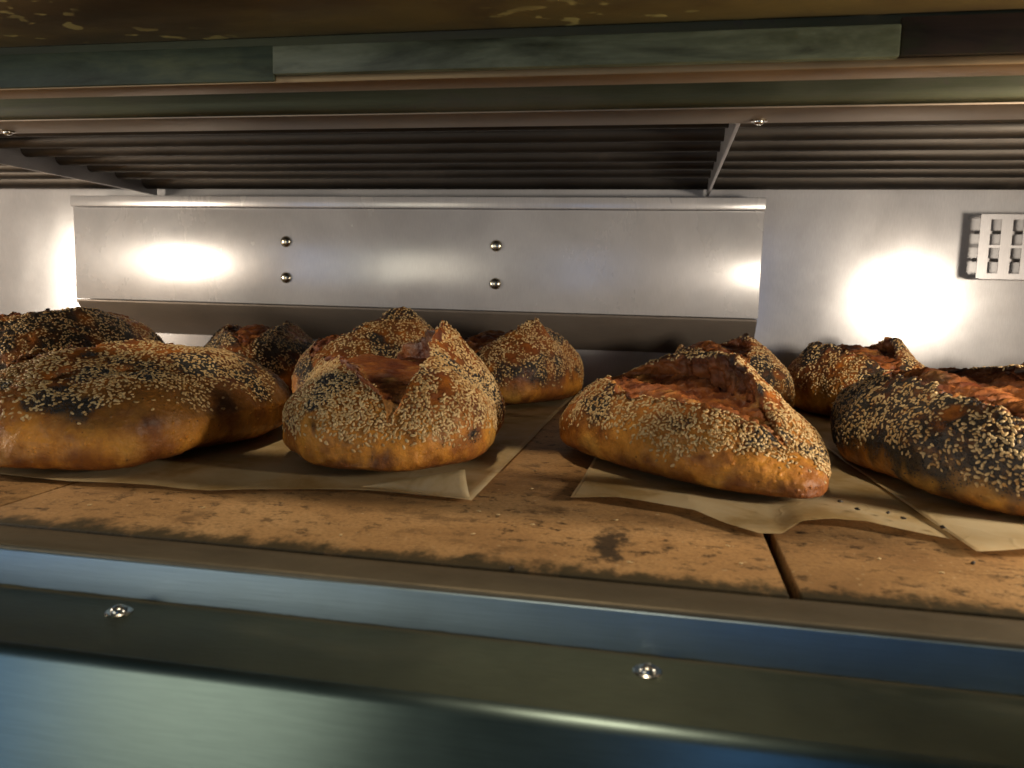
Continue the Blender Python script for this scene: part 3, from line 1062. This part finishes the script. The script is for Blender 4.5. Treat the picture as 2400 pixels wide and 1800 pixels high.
def loaf(label, loc, deg, seed, shape, zs=(0.012, 0.030), sides=(1.0, 1.0), n_ses=4200, n_pop=5000, pop=0.0, rmin=0.00142, hi=True, red=0.5, dark=0.0, zgold=(0.015, 0.05),
         extra=None, ses_tone=(1.0, 1.0, 1.0), front_bare=0.0, ear_low=0.0):
    """deg: direction of the +u (front) end in the ground plane"""
    rng = np.random.default_rng(seed)
    L = make_loaf(seed * 1.37, **shape)
    P, K, D = L['P'], L['K'], L['D']
    root = empty('loaf', (loc[0], loc[1], loc[2] if len(loc) > 2 else 0.0030), R(deg))
    tag(root, label, 'bread', 'seeded loaves in the oven')
    col = colour_loaf(L, seed * 2.1, zgold=zgold, red=red, dark=dark)
    n1 = fbm(P, 30, 3, seed + 0.3)
    n2 = fbm(P, 95, 2, seed + 0.6)
    zz = P[:, 2] + 0.013 * n1 + front_bare * np.maximum(P[:, 0], 0) + ear_low * (L['side'] > 0) * sstep(0.0, 0.03, P[:, 1])
    cover = sstep(zs[0], zs[1], zz)
    up = sstep(-0.25, 0.15, L['n'][:, 2])
    sd = np.where(L['side'] > 0, sides[0], np.where(L['side'] < 0, sides[1], 0.0))
    skin = (K < 0.02) & (D > 0.055)
    clump = sstep(-0.75, 0.10, fbm(P, 48, 2, seed + 3.3)) * sstep(-0.85, -0.35, noise(P, 20, seed + 8.8))
    dens = cover * sd * skin * up * (0.06 + 0.94 * clump)
    pz = np.clip(sstep(0.10 - pop, 0.50 - pop, fbm(P, 26, 2, seed + 5.5) + 0.15) * sstep(zs[0] + 0.001, zs[1] + 0.004, zz), 0, 1) * skin
    if extra:
        dens, pz, col = extra(P, dens, pz, col, L)
    # darker, olive-brown crust between the sesame
    col = mix(col, np.array([0.175, 0.080, 0.022]), (np.clip(dens, 0, 1) * np.clip(0.75 + n2, 0, 1))[:, None] * 0.62)
    col = mix(col, POPPY * (1 + 0.5 * n2[:, None]), (np.clip(pz * (0.95 + 0.5 * n2), 0, 0.95))[:, None])
    cr = raw_mesh('crust', P, L['f'], M['crust'], True, np.clip(col, 0.003, 1))
    co = link('crust', cr, root)
    if dens.sum() > 1:
        pts, nn_ = scatter(L, np.clip(dens, 0, 1) ** 1.3 + 1e-9, n_ses, rmin, rng)
        m = len(pts)
        toast = np.clip(rng.random(m)[:, None] ** 1.6 + 0.35 * noise(pts, 45, seed)[:, None], 0, 1)
        cc = mix(np.array([0.72, 0.51, 0.24]), np.array([0.46, 0.25, 0.075]), toast) * (0.85 + 0.3 * rng.random((m, 1)))
        cc = cc * np.array(ses_tone)
        V, F, C = bake(pts, nn_, SES_HI if hi else SES_LO, rng, 0.14, 0.20, cc, 0.00016)
        so = link('sesame_seeds', raw_mesh('sesame_seeds', V, F, M['sesame'], True, C), root)
        so['kind'] = 'stuff'
    if n_pop and pz.sum() > 1:
        pts, nn_ = scatter(L, np.clip(pz - 0.35, 0, 1) ** 1.5 + 1e-9, n_pop, 0.0006, rng)
        m = len(pts)
        cc = np.array([[0.030, 0.030, 0.034]]) * (0.5 + 1.3 * rng.random((m, 1))) + 0.012 * rng.random((m, 1)) * np.array([[1.0, 0.9, 0.6]])
        V, F, C = bake(pts, nn_, POP, rng, 0.15, 0.3, cc, 0.0001)
        so = link('poppy_seeds', raw_mesh('poppy_seeds', V, F, M['poppy'], True, C), root)
        so['kind'] = 'stuff'
    return root


LO = (52, 10, 36, 6, 44, 26)

# middle front loaf with the tall ear
loaf('round front loaf with tall pointed ear and wide red tear, left of middle', (-0.192, 0.562), -80, 11,
     dict(a=0.112, b=0.076, h=0.077, pe=3.0, ph=2.0, hexp=0.60, nu=2.05, twist=-0.50, cut=(-1.25, 0.95), off=0.24, gap=0.66, ear=0.021, ear_pos=0.05, earlen=0.48,
          lip=0.005, depth=0.015, lean=0.04, ridge=0.004, torn=0.7),
     zs=(0.014, 0.032), pop=-0.25, n_ses=10500, red=0.45, ear_low=0.006, zgold=(0.022, 0.055))
# right front loaf with the rough tear
loaf('long front loaf with ragged orange tear on the wavy parchment, right of middle', (0.026, 0.560), -56, 12,
     dict(a=0.114, b=0.073, h=0.067, cut=(-0.72, 0.84), off=0.30, twist=-0.22, nose=0.30, gap=0.60, ear=0.016, ear_pos=0.05, earlen=0.5, peak=-0.30, ph=1.7, hexp=0.8, nu=2.1, skew=0.30,
          lip=0.006, depth=0.017, pe=2.2, lean=0.0, torn=1.5),
     zs=(0.018, 0.036), pop=-0.02, n_ses=9500, red=0.42, sides=(1.0, 0.85), ear_low=0.034, zgold=(0.022, 0.055))
# right edge loaf
loaf('large poppy-dark loaf cut off by the right edge of the picture', (0.219, 0.572), -80, 13,
     dict(a=0.130, b=0.088, h=0.073, cut=(-0.95, 1.05), off=0.30, twist=0.15, gap=0.46, ear=0.004, ear_pos=0.0, lip=0.006, depth=0.009, pe=2.6, ph=2.4, hexp=0.5, nu=2.2),
     zs=(0.006, 0.024), pop=0.85, n_ses=5600, red=0.45, sides=(0.8, 0.75), n_pop=16000, dark=0.28, ses_tone=(0.9, 0.9, 0.9))


def flour(P, dens, pz, col, L):
    d = np.linalg.norm((P - np.array([0.0, 0.058, 0.052])) * [1, 1.2, 1.0] + 0.006 * fbm(P, 60, 2, 4)[:, None], axis=1)
    col = mix(col, np.array([0.50, 0.43, 0.28]), (1 - sstep(0.009, 0.016, d))[:, None])
    # two small burst pits in the front of the crust
    for pu, pv_, ru, rv_, dp in ((0.072, 0.0155, 0.010, 0.0055, 0.011), (0.040, 0.036, 0.007, 0.006, 0.008), (0.060, -0.040, 0.010, 0.010, 0.006)):
        e = np.exp(-(((P[:, 0] - pu) / ru) ** 2 + ((P[:, 1] - pv_) / rv_) ** 2) ** 1.5) * (P[:, 2] > 0.02)
        P -= L['n'] * (e * dp)[:, None]
        dens = dens * (1 - sstep(0.15, 0.5, e))
        pz = pz * (1 - sstep(0.15, 0.5, e))
        col = mix(col, np.array([0.40, 0.16, 0.035]), sstep(0.2, 0.6, e)[:, None])
    # shade on the right shoulder, painted into the crust colour
    shoulder_shade = sstep(0.035, 0.065, P[:, 1] + 0.012 * fbm(P, 35, 2, 9)) * sstep(0.012, 0.035, P[:, 2])
    col = mix(col, DARK, (0.45 * shoulder_shade)[:, None])
    return dens, np.clip(pz + 0.3 * shoulder_shade * (P[:, 2] > 0.03), 0, 1), col


# left front loaf
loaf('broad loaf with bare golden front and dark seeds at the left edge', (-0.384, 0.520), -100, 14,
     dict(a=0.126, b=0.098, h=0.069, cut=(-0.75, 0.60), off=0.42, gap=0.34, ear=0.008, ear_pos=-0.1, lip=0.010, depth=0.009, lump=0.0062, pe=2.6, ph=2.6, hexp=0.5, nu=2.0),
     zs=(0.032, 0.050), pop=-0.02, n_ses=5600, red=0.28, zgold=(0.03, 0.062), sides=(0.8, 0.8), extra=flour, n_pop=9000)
# behind
loaf('dark seeded loaf at the far left behind the golden-fronted one', (-0.655, 0.765), -110, 15,
     dict(a=0.120, b=0.082, h=0.083, cut=(-0.9, 0.8), off=0.1, gap=0.45, ear=0.010, lip=0.006, depth=0.008, ns=170, rows=LO, ph=2.6, hexp=0.5),
     zs=(0.006, 0.030), pop=0.5, n_ses=4200, hi=False, dark=0.15)
loaf('shadowed loaf with red crust top just behind the golden-fronted loaf', (-0.458, 0.845), -70, 16,
     dict(a=0.110, b=0.074, h=0.072, cut=(-0.9, 0.9), off=0.1, gap=0.55, ear=0.010, lip=0.006, depth=0.008, ns=170, rows=LO, ph=2.6, hexp=0.5),
     zs=(0.006, 0.030), pop=0.3, n_ses=3600, hi=False, dark=0.1)
loaf('peaked sesame loaf right behind the tall-eared front loaf', (-0.290, 0.790), -108, 17,
     dict(a=0.108, b=0.072, h=0.083, cut=(-0.9, 0.85), off=0.36, gap=0.66, ear=0.016, ear_pos=0.0, earlen=0.45, lip=0.006, depth=0.010, ns=170, rows=LO, lean=0.10, nu=2.1, ph=2.0, hexp=0.6),
     zs=(0.010, 0.030), pop=0.05, n_ses=4200, hi=False)
loaf('teardrop-shaped sesame loaf with red base standing alone by the back wall', (-0.164, 0.856), -114, 18,
     dict(a=0.085, b=0.070, h=0.078, cut=(-0.9, 1.05), off=0.28, gap=0.70, ear=0.015, ear_pos=0.0, earlen=0.45, lip=0.006, depth=0.010, ns=190, rows=LO, lean=0.08, nu=2.15, pe=3.0, ph=2.0, hexp=0.6),
     zs=(0.020, 0.036), pop=0.05, n_ses=3800, hi=False, red=0.75)
loaf('rear loaf half hidden behind the long ragged loaf', (0.065, 0.848), -72, 19,
     dict(a=0.095, b=0.058, h=0.072, cut=(-0.9, 0.85), off=0.20, gap=0.60, ear=0.010, earlen=0.5, lip=0.008, depth=0.010, ns=170, rows=LO, nu=2.2, ph=2.0, hexp=0.6),
     zs=(0.012, 0.032), pop=0.2, n_ses=3400, hi=False, red=0.6)
loaf('rear loaf with raised brown crest in front of the bright wall spot', (0.203, 0.868), -75, 20,
     dict(a=0.095, b=0.068, h=0.072, cut=(-0.9, 0.85), off=0.10, gap=0.60, ear=0.014, earlen=0.4, lip=0.010, depth=0.010, ns=170, rows=LO, nu=2.2, ph=2.0, hexp=0.6),
     zs=(0.012, 0.032), pop=0.15, n_ses=3600, hi=False, red=0.6)
loaf('dark crusted loaf peeking out at the right edge below the vent cover', (0.375, 0.790), -80, 21,
     dict(a=0.10, b=0.080, h=0.066, cut=(-0.9, 0.9), off=0.05, gap=0.60, ear=0.010, lip=0.006, depth=0.008, ns=150, rows=LO),
     zs=(0.012, 0.032), pop=0.2, n_ses=2600, hi=False, red=0.6)

# ------------------------------------------------------------------ crumbs
rng = np.random.default_rng(42)
CR = [(0.105, 0.470, 'beside the tip of the long ragged loaf'), (0.111, 0.455, 'on the wavy parchment, nearest the ragged loaf'), (0.126, 0.452, 'on the wavy parchment right of the ragged loaf'),
      (0.131, 0.443, 'on the wavy parchment close to its overlap'), (0.1465, 0.430, 'at the edge where two parchments overlap'),
      (0.1475, 0.3905, 'on the stone under the right parchment corner'), (-0.060, 0.3280, 'in the grime at the front rim of the stones')]
for i, (x, y, txt) in enumerate(CR):
    pv, pf = seed_proto(6, 4, 0.0030, 0.0021, 0.0016)
    pv = pv * (1 + 0.25 * rng.normal(size=pv.shape))
    o = link('crumb', raw_mesh('crumb', pv, pf, M['crumb'], False), None, (x, y, 0.0062 if y > 0.40 else 0.0008))
    o.rotation_euler = (0, 0, rng.random() * 6)
    tag(o, 'tiny black crumb ' + txt, 'crumb', 'crumbs on the parchment and stones')

# sesame fallen off the loaves
spv, spf = SES_LO
scol = np.tile(np.array([[0.62, 0.45, 0.22]]), (len(spv), 1))
seed_me = raw_mesh('fallen_seed', spv, spf, M['sesame'], True, scol)
for i, (x, y) in enumerate([(-0.095, 0.412), (-0.083, 0.408), (-0.062, 0.395), (-0.088, 0.371), (-0.020, 0.4155), (0.036, 0.386), (0.040, 0.361), (-0.240, 0.377), (-0.300, 0.365),
                            (0.105, 0.385), (0.128, 0.372), (-0.010, 0.349), (-0.150, 0.352), (-0.075, 0.470), (-0.081, 0.520)]):
    o = link('fallen_seed', seed_me, None, (x, y, 0.0006))
    o.rotation_euler = (0, 0, rng.random() * 6.28)
    tag(o, 'pale sesame seed fallen on the bare baking stone', 'seed', 'seeds fallen on the stones')
